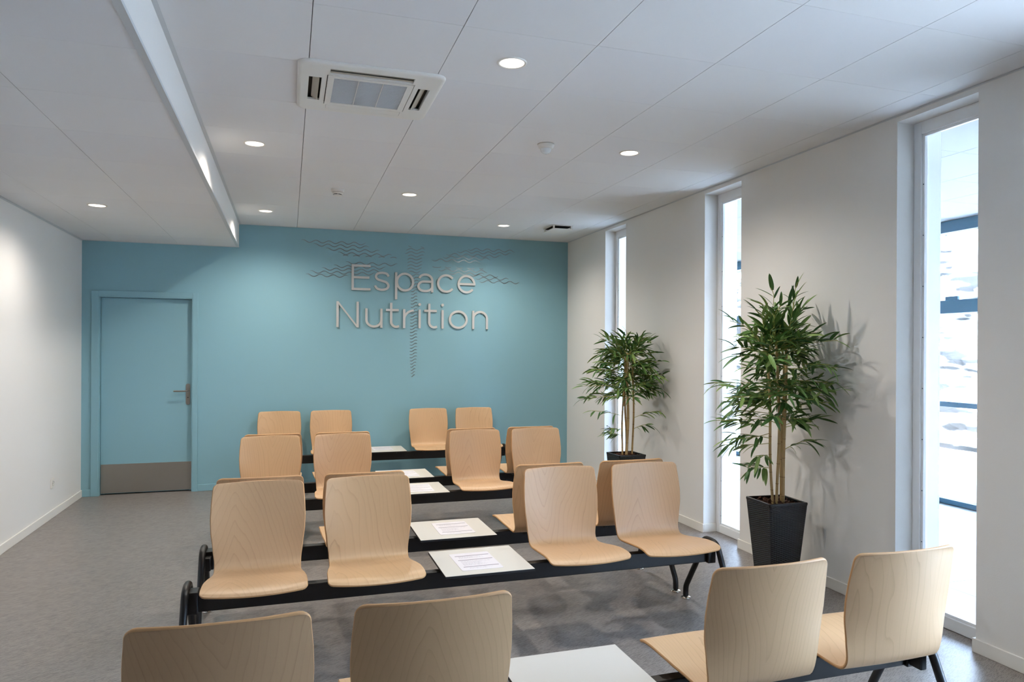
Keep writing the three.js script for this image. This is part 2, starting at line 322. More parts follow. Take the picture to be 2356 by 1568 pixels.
// ------------------------------------------------------------------ silver wave film on the blue wall
{
  const decal = thing('wave_decal', 'silver film of rippling wave lines behind the raised lettering', 'wall decal', [0, 0, ZB + 0.0005]);
  const LAMBDA = 0.138;
  function wave(x0, x1, y, amp = 0.0135, lambda = LAMBDA, phase = 0, w = 0.0088, tilt = 0) {
    const n = Math.max(10, Math.round((x1 - x0) / 0.008)), l = [], r = [];
    for (let i = 0; i <= n; i++) {
      const f = i / n, x = x0 + (x1 - x0) * f, k = 2 * Math.PI / lambda, ph = (x - phase) * k, yy = y + amp * Math.sin(ph) + tilt * (f - 0.5);
      const dy = amp * k * Math.cos(ph), s = Math.hypot(1, dy), nx = -dy / s, ny = 1 / s, ww = w / 2 * Math.min(1, 0.35 + 9 * Math.min(f, 1 - f));
      l.push(new THREE.Vector2(x + nx * ww, yy + ny * ww)); r.push(new THREE.Vector2(x - nx * ww, yy - ny * ww));
    }
    const g = new THREE.ExtrudeGeometry(new THREE.Shape([...l, ...r.reverse()]), { depth: 0.0006, bevelEnabled: false });
    part(decal, 'wave_line', g, M.silver);
  }
  for (const [a, b, y] of [[0.132, 0.825, 2.690], [0.258, 0.859, 2.654], [0.391, 0.976, 2.612], [0.520, 1.116, 2.572], [0.607, 1.179, 2.468], [0.478, 1.049, 2.426], [0.349, 0.999, 2.391], [0.222, 0.932, 2.354], [0.180, 0.635, 2.317]]) wave(a, b, y, 0.0135, LAMBDA, a - 0.02);
  for (const [a, b, y] of [[2.003, 2.582, 2.690], [1.877, 2.539, 2.656], [1.746, 2.414, 2.618], [1.705, 2.278, 2.583], [1.576, 2.155, 2.545], [1.653, 2.242, 2.433], [1.789, 2.205, 2.398], [2.035, 2.378, 2.383], [2.096, 2.509, 2.350], [2.144, 2.641, 2.314]]) wave(a, b, y, 0.0135, LAMBDA, a + 0.07);
  for (const [a, b, y] of [[0.574, 0.634, 2.545], [0.683, 0.760, 2.545], [0.820, 0.892, 2.545], [0.965, 1.037, 2.545], [1.099, 1.173, 2.545]]) wave(a, b, y, 0.009, 2 * (b - a), a, 0.008);
  for (const [a, b, y] of [[1.729, 1.806, 2.468], [1.860, 1.944, 2.468], [1.998, 2.083, 2.468], [2.144, 2.193, 2.468], [1.582, 1.688, 2.466]]) wave(a, b, y, -0.009, 2 * (b - a), a, 0.008);
  wave(1.303, 1.338, 2.685, 0.002, 0.3, 0, 0.007, -0.012); wave(1.447, 1.488, 2.685, 0.002, 0.3, 0, 0.007, -0.012);
  for (const [a, b, y] of [[1.275, 1.494, 2.655], [1.264, 1.494, 2.618], [1.298, 1.483, 2.581], [1.293, 1.465, 2.543], [1.293, 1.466, 2.505], [1.293, 1.466, 2.468], [1.293, 1.460, 2.432], [1.316, 1.443, 2.396]]) wave(a, b, y, 0.011, 0.132, 1.30, 0.008, 0.01);
  for (let y = 2.36; y > 1.175; y -= 0.0362) {
    const f = (2.36 - y) / 1.18, half = y > 2.18 ? 0.052 - 0.01 * (2.36 - y) / 0.18 : f > 0.8 ? 0.043 - 0.12 * (f - 0.8) : 0.036 + 0.008 * Math.min(1, (2.18 - y) / 0.4), cx = 1.376 - 0.012 * f;
    wave(cx - half, cx + half, y, 0.0065, half * 1.7, cx, 0.0085, 0.022);
  }
}

// ------------------------------------------------------------------ ceiling fittings
const ringGeo = (() => { const p = [[0.056, 0.0], [0.058, -0.004], [0.064, -0.006], [0.0685, -0.004], [0.07, 0.0]].map(([x, y]) => new THREE.Vector2(x, y)); return new THREE.LatheGeometry(p, 48); })();
const discGeo = new THREE.CylinderGeometry(0.0575, 0.0575, 0.002, 48);
const glow = std('lit diffuser', hex('#ffffff'), 0.6, { emissive: hex('#fff2e2'), emissiveIntensity: 0.75 });
function downlight(x, z, y, label, cd = LAMP_CD) {
  const o = thing('ceiling_downlight', label, 'ceiling light', [x, y, z], 0, 'round recessed downlights');
  part(o, 'rim', ringGeo, M.plastic);
  part(o, 'diffuser', discGeo, glow, 'glowing white disc').position.y = -0.0015;
  const s = new THREE.SpotLight(LAMP_COLOR, cd, 0, 81 * rad, 1.0, 2);
  s.name = 'downlight_beam';
  s.position.set(0, -0.06, 0); s.target.position.set(0, -1, 0);
  s.castShadow = true; s.shadow.radius = 1.5; s.shadow.mapSize.set(1024, 1024);
  o.add(s, s.target);
}
const CX = [GX - T / 2, GX + 1.5 * T, GX + 3.5 * T];
downlight(CX[0], GZ - 3.5 * T, H2, 'round downlight near the step in the ceiling, left of the smoke detector');
downlight(CX[0], GZ - 7.5 * T, H2, 'round downlight in the far corner between ceiling step and blue wall');
downlight(CX[1], GZ - 0.5 * T, H2, 'nearest and largest round downlight, right of the air conditioner');
downlight(CX[1], GZ - 5.5 * T, H2, 'round downlight in the middle of the ceiling, right of the smoke detector');
downlight(CX[2], GZ - 2.5 * T, H2, 'round downlight nearest the windows, right of the motion sensor');
downlight(CX[2], GZ - 7.5 * T, H2, 'round downlight by the blue wall, left of the square air vent');
downlight(SGX - T / 2, SGZ - 4.5 * T, H1, 'only round downlight in the lower ceiling above the left wall', LAMP_CD * 0.62);

{ // cassette air conditioner
  const o = thing('air_conditioner', 'white square ceiling cassette air conditioner with central grille', 'air conditioner', [GX + T / 2, H2, GZ - 1.5 * T]);
  const S = 0.35, sq = (s, r) => { const p = new THREE.Shape(); p.moveTo(-s + r, -s); p.lineTo(s - r, -s); p.quadraticCurveTo(s, -s, s, -s + r); p.lineTo(s, s - r); p.quadraticCurveTo(s, s, s - r, s); p.lineTo(-s + r, s); p.quadraticCurveTo(-s, s, -s, s - r); p.lineTo(-s, -s + r); p.quadraticCurveTo(-s, -s, -s + r, -s); return p; };
  const hole = (x0, x1, y0, y1) => { const p = new THREE.Path(); p.moveTo(x0, y0); p.lineTo(x0, y1); p.lineTo(x1, y1); p.lineTo(x1, y0); p.closePath(); return p; };
  const pan = sq(S - 0.018, 0.04), slot = [[-0.2, 0.2, 0.224, 0.29], [-0.2, 0.2, -0.29, -0.224], [0.236, 0.296, -0.165, 0.165], [-0.296, -0.236, -0.165, 0.165]];
  for (const s of slot) pan.holes.push(hole(...s));
  pan.holes.push(hole(-0.212, 0.212, -0.212, 0.212));
  const g = new THREE.ExtrudeGeometry(pan, { depth: 0.006, bevelEnabled: true, bevelThickness: 0.014, bevelSize: 0.018, bevelSegments: 4, curveSegments: 10 });
  // bevel would also widen the holes, so only the outer rim keeps it: plain inner plate plus bevelled border
  const border = sq(S - 0.018, 0.045); border.holes.push(hole(-0.315, 0.315, -0.315, 0.315));
  const plate = new THREE.Shape([[-0.316, -0.316], [0.316, -0.316], [0.316, 0.316], [-0.316, 0.316]].map((p) => new THREE.Vector2(...p)));
  for (const s of slot) plate.holes.push(hole(...s)); plate.holes.push(hole(-0.212, 0.212, -0.212, 0.212));
  const gb = new THREE.ExtrudeGeometry(border, { depth: 0.004, bevelEnabled: true, bevelThickness: 0.012, bevelSize: 0.018, bevelSegments: 4 }); gb.translate(0, 0, -0.004);
  const gp = new THREE.ExtrudeGeometry(plate, { depth: 0.010, bevelEnabled: false }); gp.translate(0, 0, 0.0022);
  const flat = (geo) => { geo.rotateX(Math.PI / 2); geo.translate(0, -0.004, 0); return geo; };
  part(o, 'panel', [flat(gb), flat(gp)], M.plastic);
  part(o, 'casing', [span(-0.298, 0.298, 0.0245, 0.0275, -0.298, 0.298)], M.dark);
  part(o, 'slot_lining', [span(-0.3, 0.3, 0.018, 0.024, -0.3, 0.3)], std('dark slot lining', hex('#2f2f2c'), 0.8));
  const flap = (w, d, x, z, ax, ang) => { const f = rbox(w, 0.003, d, 0.001, 0, 0, 0); if (ax === 'x') f.rotateX(ang); else f.rotateZ(ang); f.translate(x, -0.008, z); part(o, 'louvre_flap', f, M.plasticGrey); };
  flap(0.396, 0.014, 0, 0.234, 'x', -0.15); flap(0.396, 0.004, 0, 0.262, 'x', 0.2); { const f = rbox(0.397, 0.004, 0.063, 0.001, 0, -0.0145, -0.257); part(o, 'louvre_flap', f, M.plastic); } flap(0.036, 0.325, 0.262, 0, 'z', 0.55); flap(0.036, 0.325, -0.262, 0, 'z', -0.55);
  const gr = part(o, 'intake_grille', [span(-0.208, 0.208, -0.019, -0.013, 0.182, 0.208), span(-0.208, 0.208, -0.019, -0.013, -0.208, -0.182), span(-0.208, -0.178, -0.019, -0.013, -0.182, 0.182), span(0.178, 0.208, -0.019, -0.013, -0.182, 0.182), span(-0.0615, -0.0575, -0.018, -0.012, -0.182, 0.182), span(0.0575, 0.0615, -0.018, -0.012, -0.182, 0.182)], M.plastic);
  const sl = []; for (let k = 0; k < 36; k++) sl.push(span(-0.178, 0.178, -0.017, -0.010, -0.18 + k * 0.0101, -0.1752 + k * 0.0101));
  part(gr, 'grille_slats', sl, std('grey slats', hex('#c3c6c8'), 0.6)).userData.kind = 'stuff';
  part(o, 'filter', span(-0.205, 0.205, -0.006, -0.003, -0.205, 0.205), std('grey filter mesh', hex('#8a9095'), 0.9));
}
function lathe(pts, n = 40) { return new THREE.LatheGeometry(pts.map(([x, y]) => new THREE.Vector2(x, y)), n); }
{ // smoke detector
  const o = thing('smoke_detector', 'white round smoke detector on the ceiling near the blue wall', 'smoke detector', [GX + T / 2, H2, GZ - 5.5 * T]);
  part(o, 'base', lathe([[0, 0], [0.054, 0], [0.054, -0.004], [0.0515, -0.006], [0.053, -0.008], [0.052, -0.022], [0.048, -0.026], [0, -0.026]]), M.plastic);
  part(o, 'chamber', lathe([[0, -0.025], [0.043, -0.026], [0.042, -0.034], [0.037, -0.043], [0.034, -0.043], [0.034, -0.048], [0.0345, -0.05], [0.03, -0.055], [0.012, -0.058], [0, -0.058]]), M.plastic);
  for (let k = 0; k < 6; k++) { const g = new THREE.CylinderGeometry(0.0362, 0.0362, 0.006, 12, 1, true, k * Math.PI / 3 + 0.08, Math.PI / 3 - 0.16); g.translate(0, -0.0455, 0); part(o, 'vent_slot', g, M.dark); }
}
{ // motion sensor
  const o = thing('motion_sensor', 'white dome motion sensor on the ceiling left of the window row downlight', 'motion sensor', [GX + 2.5 * T, H2, GZ - 2.5 * T]);
  part(o, 'base', lathe([[0, 0], [0.056, 0], [0.055, -0.006], [0.049, -0.02], [0.04, -0.03], [0, -0.03]]), M.plastic);
  part(o, 'lens', lathe([[0.036, -0.029], [0.0355, -0.036], [0.031, -0.048], [0.022, -0.057], [0.011, -0.061], [0, -0.062]]), clearDome, 'milky lens dome');
}
{ // square supply vent
  const o = thing('air_vent', 'white square air vent plate hanging just below the ceiling corner', 'air vent', [2.775, H2, -7.33]);
  part(o, 'neck', [span(-0.115, 0.115, -0.006, 0, -0.15, 0.15)], M.plastic);
  part(o, 'opening', span(-0.1, 0.1, -0.012, -0.006, -0.13, 0.13), M.dark);
  for (const [x, z] of [[-1, -1], [1, -1], [-1, 1], [1, 1]]) part(o, 'spacer', rbox(0.018, 0.03, 0.018, 0.002, x * 0.1, -0.021, z * 0.135), M.plastic);
  part(o, 'plate', rbox(0.235, 0.008, 0.31, 0.003, 0, -0.04, 0), M.plastic);
}
{ // wall socket on the left wall
  const o = thing('wall_socket', 'small white power socket low on the left wall', 'socket', [XL, 0.303, -7.35], Math.PI / 2);
  part(o, 'plate', rbox(0.082, 0.084, 0.011, 0.004, 0, 0, 0.0055), M.plastic);
  const rim = new THREE.TorusGeometry(0.021, 0.002, 8, 28); rim.translate(0, 0, 0.0115); part(o, 'well_rim', rim, M.plasticGrey);
  part(o, 'well', cylZ(0.02, 0.001, 0, 0, 0.0114), M.plastic);
  part(o, 'earth_pin', cylZ(0.0025, 0.012, 0, 0.012, 0.016), M.steel);
  for (const x of [-0.0095, 0.0095]) part(o, 'contact_hole', cylZ(0.0028, 0.001, x, -0.002, 0.0122), M.dark);
}

// ------------------------------------------------------------------ beam benches
// beech veneer: contour lines of a slow height field, long along the grain
function veneer(k) {
  const w = 512, h = 1024, ox = k * 17.3, pick = (a) => a[k % 10];
  const u0 = pick([0.55, 0.3, 0.62, 0.12, 0.48, 0.9, 0.4, 0.7, 0.25, 0.52]), bend = pick([2.6, 1.7, 3.2, 1.2, 2.2, 1.0, 2.9, 1.6, 2.0, 3.6]), slope = pick([1.0, -0.7, 0.8, 0.35, -1.1, 0.3, 0.9, -0.5, 1.2, -0.8]);
  const rings = pick([10, 11, 9, 13, 10, 14, 9.5, 12, 10, 9]), wob = pick([0.10, 0.16, 0.20, 0.08, 0.24, 0.10, 0.14, 0.2, 0.12, 0.26]);
  const tone = pick([1, 0.98, 1.01, 0.985, 0.97, 1.01, 0.99, 1, 0.975, 1.005]), pink = pick([0, 0.5, 0.2, 0, 0.4, 0.1, 0.5, 0.2, 0.3, 0]);
  return dataTexture(w, h, (x, y) => {
    const u = x / w, v = y / h, uw = u + 0.035 * noise(v * 2.6 + ox, 3.1, u * 1.5) + 0.008 * noise(v * 9 + ox, u * 5, 6.4), d0 = Math.abs(uw - u0);
    let f = bend * Math.pow(d0 + 0.02, 1.35) + slope * v + wob * noise(u * 3.4 + ox, v * 2.1, 1.7) + 0.05 * noise(u * 9 + ox, v * 3.4, 4.9) + 0.010 * noise(u * 26, v * 8 + ox, 3.3);
    const r = f * rings + 40, q = r - Math.floor(r), line = Math.pow(q, 11) * (q < 0.96 ? 1 : (1 - q) / 0.04);
    const str = 0.25 + 0.75 * Math.abs(noise(Math.floor(r) * 0.71 + ox, 3.3, v * 0.8)) * 1.6;
    const fibre = noise(u * 150 + ox, v * 5, 6) * 0.5 + noise(u * 70, v * 2.2 + ox, 2) * 0.5, fleck = Math.max(0, noise(u * 110 + ox, v * 46, 9) - 0.45);
    const patch = noise(u * 2.2 + ox, v * 1.3, 12), d = tone * (1 - 0.145 * line * str - 0.006 * q + 0.016 * fibre - 0.03 * fleck + 0.035 * patch), warm = line * str;
    return [206 * d, 168.5 * d * (1 - 0.03 * warm - 0.012 * pink), 126 * d * (1 - 0.07 * warm + 0.02 * pink)];
  });
}
const WOODS = Array.from({ length: 10 }, (_, k) => { const t = veneer(k); const m = std('beech veneer ' + 'abcdefghij'[k], 0xffffff, 0.42, { map: t }); return m; });
const PLY_EDGE = std('plywood edge', hex('#c99a68'), 0.55);

const shellGeo = (() => {
  const prof = [[0.212, 0.428], [0.194, 0.4385], [0.156, 0.4455], [0.09, 0.4455], [0.02, 0.439], [-0.06, 0.429], [-0.125, 0.4215], [-0.166, 0.4205], [-0.192, 0.428], [-0.2085, 0.446], [-0.2185, 0.475], [-0.2275, 0.53], [-0.2405, 0.62], [-0.2545, 0.71], [-0.268, 0.785], [-0.277, 0.832]];
  const curve = new THREE.CatmullRomCurve3(prof.map(([z, y]) => new THREE.Vector3(0, y, z)), false, 'catmullrom', 0.5); curve.arcLengthDivisions = 800;
  const L = curve.getLength(), NS = 72, NT = 20, TH = 0.0105;
  // half width along the profile, as (distance from the front edge, half width)
  const widths = [[0, 0.2225], [0.06, 0.2215], [0.14, 0.2195], [0.22, 0.213], [0.30, 0.2025], [0.345, 0.1985], [0.39, 0.197], [0.44, 0.1985], [0.52, 0.207], [0.60, 0.216], [0.66, 0.2185], [0.72, 0.2165], [0.80, 0.210], [L, 0.206]];
  const half = (s) => { for (let i = 0; i + 1 < widths.length; i++) if (s <= widths[i + 1][0]) { const f = (s - widths[i][0]) / (widths[i + 1][0] - widths[i][0]), e = 0.4 * f * f * (3 - 2 * f) + 0.6 * f; return widths[i][1] * (1 - e) + widths[i + 1][1] * e; } return widths.at(-1)[1]; };
  const rows = []; for (let i = 0; i <= NS; i++) { const a = i / NS; rows.push(a < 0.08 ? 0.05 * Math.pow(a / 0.08, 1.6) * 0.9 : a > 0.92 ? 1 - 0.045 * Math.pow((1 - a) / 0.08, 1.6) : 0.045 + 0.91 * (a - 0.08) / 0.84); }
  const at = (a, t) => {
    const s = a * L, d0 = s, d1 = L - s;
    let w = half(s);
    for (const [d, r] of [[d0, 0.02], [d1, 0.023]]) if (d < r) w -= r - Math.sqrt(Math.max(0, r * r - (r - d) * (r - d)));
    const p = curve.getPointAt(Math.min(1, Math.max(0, a)));
    const seat = 1 - THREE.MathUtils.smoothstep(s, 0.0, 0.30), back = THREE.MathUtils.smoothstep(s, 0.36, 0.62), x = t * w, tt = t * t * (w * w) / (0.2185 * 0.2185);
    return new THREE.Vector3(x, p.y - 0.012 * seat * (1 - tt) * THREE.MathUtils.smoothstep(0.1 - s, 0, 0.1) * 0.3 + 0.004 * (1 - back) * tt, p.z + 0.024 * (1 - tt) * seat * seat + 0.032 * tt * back - 0.010 * back);
  };
  const pos = [], nor = [], uv = [], idx = [], grid = [];
  for (let i = 0; i <= NS; i++) for (let j = 0; j <= NT; j++) {
    const a = rows[i], t = -1 + 2 * j / NT, p = at(a, t), e = 0.004;
    const da = at(Math.min(1, a + e), t * 0.999).sub(at(Math.max(0, a - e), t * 0.999)), dt = at(Math.min(0.97, Math.max(0.03, a)), Math.min(1, t + 0.02)).sub(at(Math.min(0.97, Math.max(0.03, a)), Math.max(-1, t - 0.02)));
    // sideways part of da belongs to the outline, not to the surface
    da.x = 0;
    const n = dt.clone().cross(da).normalize(); if (n.y + n.z < 0) n.negate();
    grid.push({ p, n, u: 0.5 + p.x / 0.46, v: a });
  }
  const K = NT + 1;
  for (const side of [1, -1]) {
    const base = pos.length / 3;
    for (const g of grid) { const p = side > 0 ? g.p : g.p.clone().addScaledVector(g.n, -TH); pos.push(p.x, p.y, p.z); nor.push(g.n.x * side, g.n.y * side, g.n.z * side); uv.push(g.u, g.v); }
    for (let i = 0; i < NS; i++) for (let j = 0; j < NT; j++) { const q = base + i * K + j; if (side > 0) idx.push(q, q + 1, q + K, q + 1, q + K + 1, q + K); else idx.push(q, q + K, q + 1, q + 1, q + K, q + K + 1); }
  }
  const faces = new THREE.BufferGeometry(); faces.setIndex(idx);
  faces.setAttribute('position', new THREE.Float32BufferAttribute(pos, 3)); faces.setAttribute('normal', new THREE.Float32BufferAttribute(nor, 3)); faces.setAttribute('uv', new THREE.Float32BufferAttribute(uv, 2));
  // rounded edge band all round the outline
  const loop = [];
  for (let j = 0; j <= NT; j++) loop.push(j);
  for (let i = 1; i <= NS; i++) loop.push(i * K + NT);
  for (let j = NT - 1; j >= 0; j--) loop.push(NS * K + j);
  for (let i = NS - 1; i >= 1; i--) loop.push(i * K);
  const ep = [], ei = [], B = 4;
  loop.forEach((g, k) => {
    const c = grid[g], prev = grid[loop[(k + loop.length - 1) % loop.length]].p, next = grid[loop[(k + 1) % loop.length]].p;
    const out = next.clone().sub(prev).cross(c.n).normalize();
    for (let b = 0; b <= B; b++) { const f = b / B, p = c.p.clone().addScaledVector(c.n, -TH * f).addScaledVector(out, 0.0028 * Math.sin(Math.PI * f)); ep.push(p.x, p.y, p.z); }
  });
  for (let k = 0; k < loop.length; k++) for (let b = 0; b < B; b++) { const q = k * (B + 1) + b, r = ((k + 1) % loop.length) * (B + 1) + b; ei.push(q, q + 1, r, q + 1, r + 1, r); }
  const edge = new THREE.BufferGeometry(); edge.setIndex(ei); edge.setAttribute('position', new THREE.Float32BufferAttribute(ep, 3)); edge.setAttribute('uv', new THREE.Float32BufferAttribute(new Array(ep.length / 3 * 2).fill(0), 2)); edge.computeVertexNormals();
  return { faces, edge };
})();
const PITCH = 0.535, LEGX = 1.367;
const benchGeo = {
  beam: rbox(2 * LEGX - 0.03, 0.084, 0.05, 0.005, 0, 0.347, 0),
  arch: tube([[0, 0.014, 0.21], [0, 0.06, 0.21], [0, 0.10, 0.203], [0, 0.15, 0.183], [0, 0.25, 0.133], [0, 0.34, 0.088], [0, 0.392, 0.058], [0, 0.413, 0.022], [0, 0.416, -0.03], [0, 0.405, -0.075], [0, 0.365, -0.105], [0, 0.27, -0.15], [0, 0.17, -0.215], [0, 0.11, -0.255], [0, 0.075, -0.276], [0, 0.04, -0.281], [0, 0.014, -0.281]], 0.0165, 110, 14),
  bracket: join([rbox(0.05, 0.1, 0.085, 0.006, 0, 0.352, 0.005), rbox(0.03, 0.07, 0.12, 0.006, 0, 0.345, -0.03)]),
  foot: (z) => lathe([[0, 0], [0.03, 0], [0.031, 0.003], [0.026, 0.008], [0.012, 0.012], [0.0085, 0.016], [0.0085, 0.03], [0, 0.03]], 28).translate(0, 0, z),
  seatBracket: join([rbox(0.024, 0.03, 0.17, 0.004, -0.1, 0.395, -0.02), rbox(0.024, 0.03, 0.17, 0.004, 0.1, 0.395, -0.02), rbox(0.24, 0.012, 0.06, 0.003, 0, 0.392, 0)]),
  top: rbox(0.447, 0.0115, 0.447, 0.0015, 0, 0.4163, 0),
  face: box(0.4455, 0.0012, 0.4455, 0, 0.4226, 0),
  topBracket: box(0.026, 0.022, 0.30, 0, 0.400, 0),
};
benchGeo.footFront = benchGeo.foot(0.21); benchGeo.footRear = benchGeo.foot(-0.281);
const TABLE_TOP = 0.4232;
function bench(label, cx, cz, facing, woods) {
  const o = thing('beam_bench', label, 'bench', [cx, 0, cz], facing > 0 ? 0 : Math.PI, 'beam benches with four plywood seats and a small table');
  part(o, 'beam', benchGeo.beam, M.black);
  for (const s of [-1, 1]) {
    const l = part(o, 'leg_frame', benchGeo.arch, M.black); l.position.x = s * LEGX;
    for (const foot of [benchGeo.footFront, benchGeo.footRear]) part(l, 'levelling_foot', foot, M.chrome, 'chrome levelling foot');
    part(o, 'end_bracket', benchGeo.bracket, M.black).position.x = s * (LEGX - 0.028);
  }
  [-2, -1, 1, 2].forEach((k, i) => {
    const w = WOODS[woods[i]], m = part(o, 'seat_shell', shellGeo.faces, w, 'one-piece beech plywood seat and back');
    m.position.x = k * PITCH;
    part(m, 'shell_edge', shellGeo.edge, PLY_EDGE);
    part(m, 'seat_bracket', benchGeo.seatBracket, M.black);
  });
  const t = part(o, 'table_top', benchGeo.top, M.core, 'square white table top with black edge');
  part(t, 'laminate_face', benchGeo.face, M.laminate);
  for (const x of [-0.14, 0.14]) part(t, 'table_bracket', benchGeo.topBracket, M.black).position.x = x;
}
const ROWS = [
  ['farthest beam bench of plywood seats, standing against the blue wall', 0.982, -7.905, 1, [3, 7, 2, 5]],
  ['beam bench facing the blue wall, second row from that wall', 0.958, -6.268, -1, [0, 4, 8, 1]],
  ['beam bench facing the camera, third row from the blue wall', 0.944, -5.585, 1, [9, 1, 6, 4]],
  ['beam bench facing away, fourth row, back to back with the fifth', 0.936, -4.262, -1, [2, 5, 0, 7]],
  ['beam bench facing the camera with all four seats in full view', 0.934, -3.577, 1, [8, 3, 1, 6]],
  ['nearest beam bench, seen from behind along the bottom of the picture', 0.915, -2.176, -1, [5, 9, 0, 4]],
];
for (const r of ROWS) bench(...r);

// printed sheets on the tables
{
  const sheet = canvasTexture(420, 594, (c, w, h) => {
    c.fillStyle = '#dfdbdf'; c.fillRect(0, 0, w, h);
    c.fillStyle = '#c9c2c8'; for (let k = 0; k < 8; k++) c.fillRect(w * 0.40 + k * 9, h * 0.055, 6, 8);
    let s = 7; const r = () => { s = (s * 16807) % 2147483647; return s / 2147483647; };
    const lines = (y0, y1, x0, x1) => { for (let y = y0; y < y1; y += 13) { let x = x0; const end = x0 + (x1 - x0) * (0.55 + 0.45 * r()); while (x < end) { const l = 8 + r() * 26; c.fillStyle = r() < 0.15 ? '#bfb2b8' : '#aaa5ad'; c.fillRect(x, y, Math.min(l, end - x), 4); x += l + 6; } } };
    c.fillStyle = '#857d87';
    for (const f of [0.155, 0.405, 0.795]) c.fillRect(w * 0.10, h * f, w * 0.86, h * 0.028);
    lines(h * 0.20, h * 0.33, w * 0.17, w * 0.80); lines(h * 0.46, h * 0.74, w * 0.14, w * 0.93); lines(h * 0.86, h * 0.91, w * 0.22, w * 0.85);
  });
  const paperMat = std('printed paper', 0xffffff, 0.7, { map: sheet }), paperEdge = std('paper edge', hex('#e9e5e8'), 0.8);
  const shape = new THREE.Shape(), a = 0.105, b = 0.1485, r = 0.009;
  shape.moveTo(-a + r, -b); shape.lineTo(a - r, -b); shape.absarc(a - r, -b + r, r, -Math.PI / 2, 0); shape.lineTo(a, b - r); shape.absarc(a - r, b - r, r, 0, Math.PI / 2); shape.lineTo(-a + r, b); shape.absarc(-a + r, b - r, r, Math.PI / 2, Math.PI); shape.lineTo(-a, -b + r); shape.absarc(-a + r, -b + r, r, Math.PI, 1.5 * Math.PI);
  const g = new THREE.ExtrudeGeometry(shape, { depth: 0.0012, bevelEnabled: false, curveSegments: 6 });
  const p = g.attributes.position, uv = g.attributes.uv; for (let i = 0; i < p.count; i++) uv.setXY(i, p.getX(i) / (2 * a) + 0.5, p.getY(i) / (2 * b) + 0.5);
  g.rotateX(-Math.PI / 2);
  const names = ['bench against the blue wall', 'second bench row from the wall', 'third bench row from the wall', 'bench in the fourth row', 'bench with four seats in full view'];
  [[0.972, -7.945, 0.02], [0.962, -6.262, 0.03], [0.962, -5.585, -0.03], [0.948, -4.268, 0], [0.909, -3.566, 0.015]].forEach(([x, z, t], i) => {
    const m = new THREE.Mesh(g, [paperMat, paperEdge]); m.name = numbered('printed_sheet'); m.castShadow = m.receiveShadow = true;
    m.position.set(x, TABLE_TOP + 0.0003, z); m.rotation.y = t;
    m.userData = { label: 'white printed sheet on the table of the ' + names[i], category: 'paper', group: 'printed sheets on the bench tables' };
    scene.add(m);
  });
}

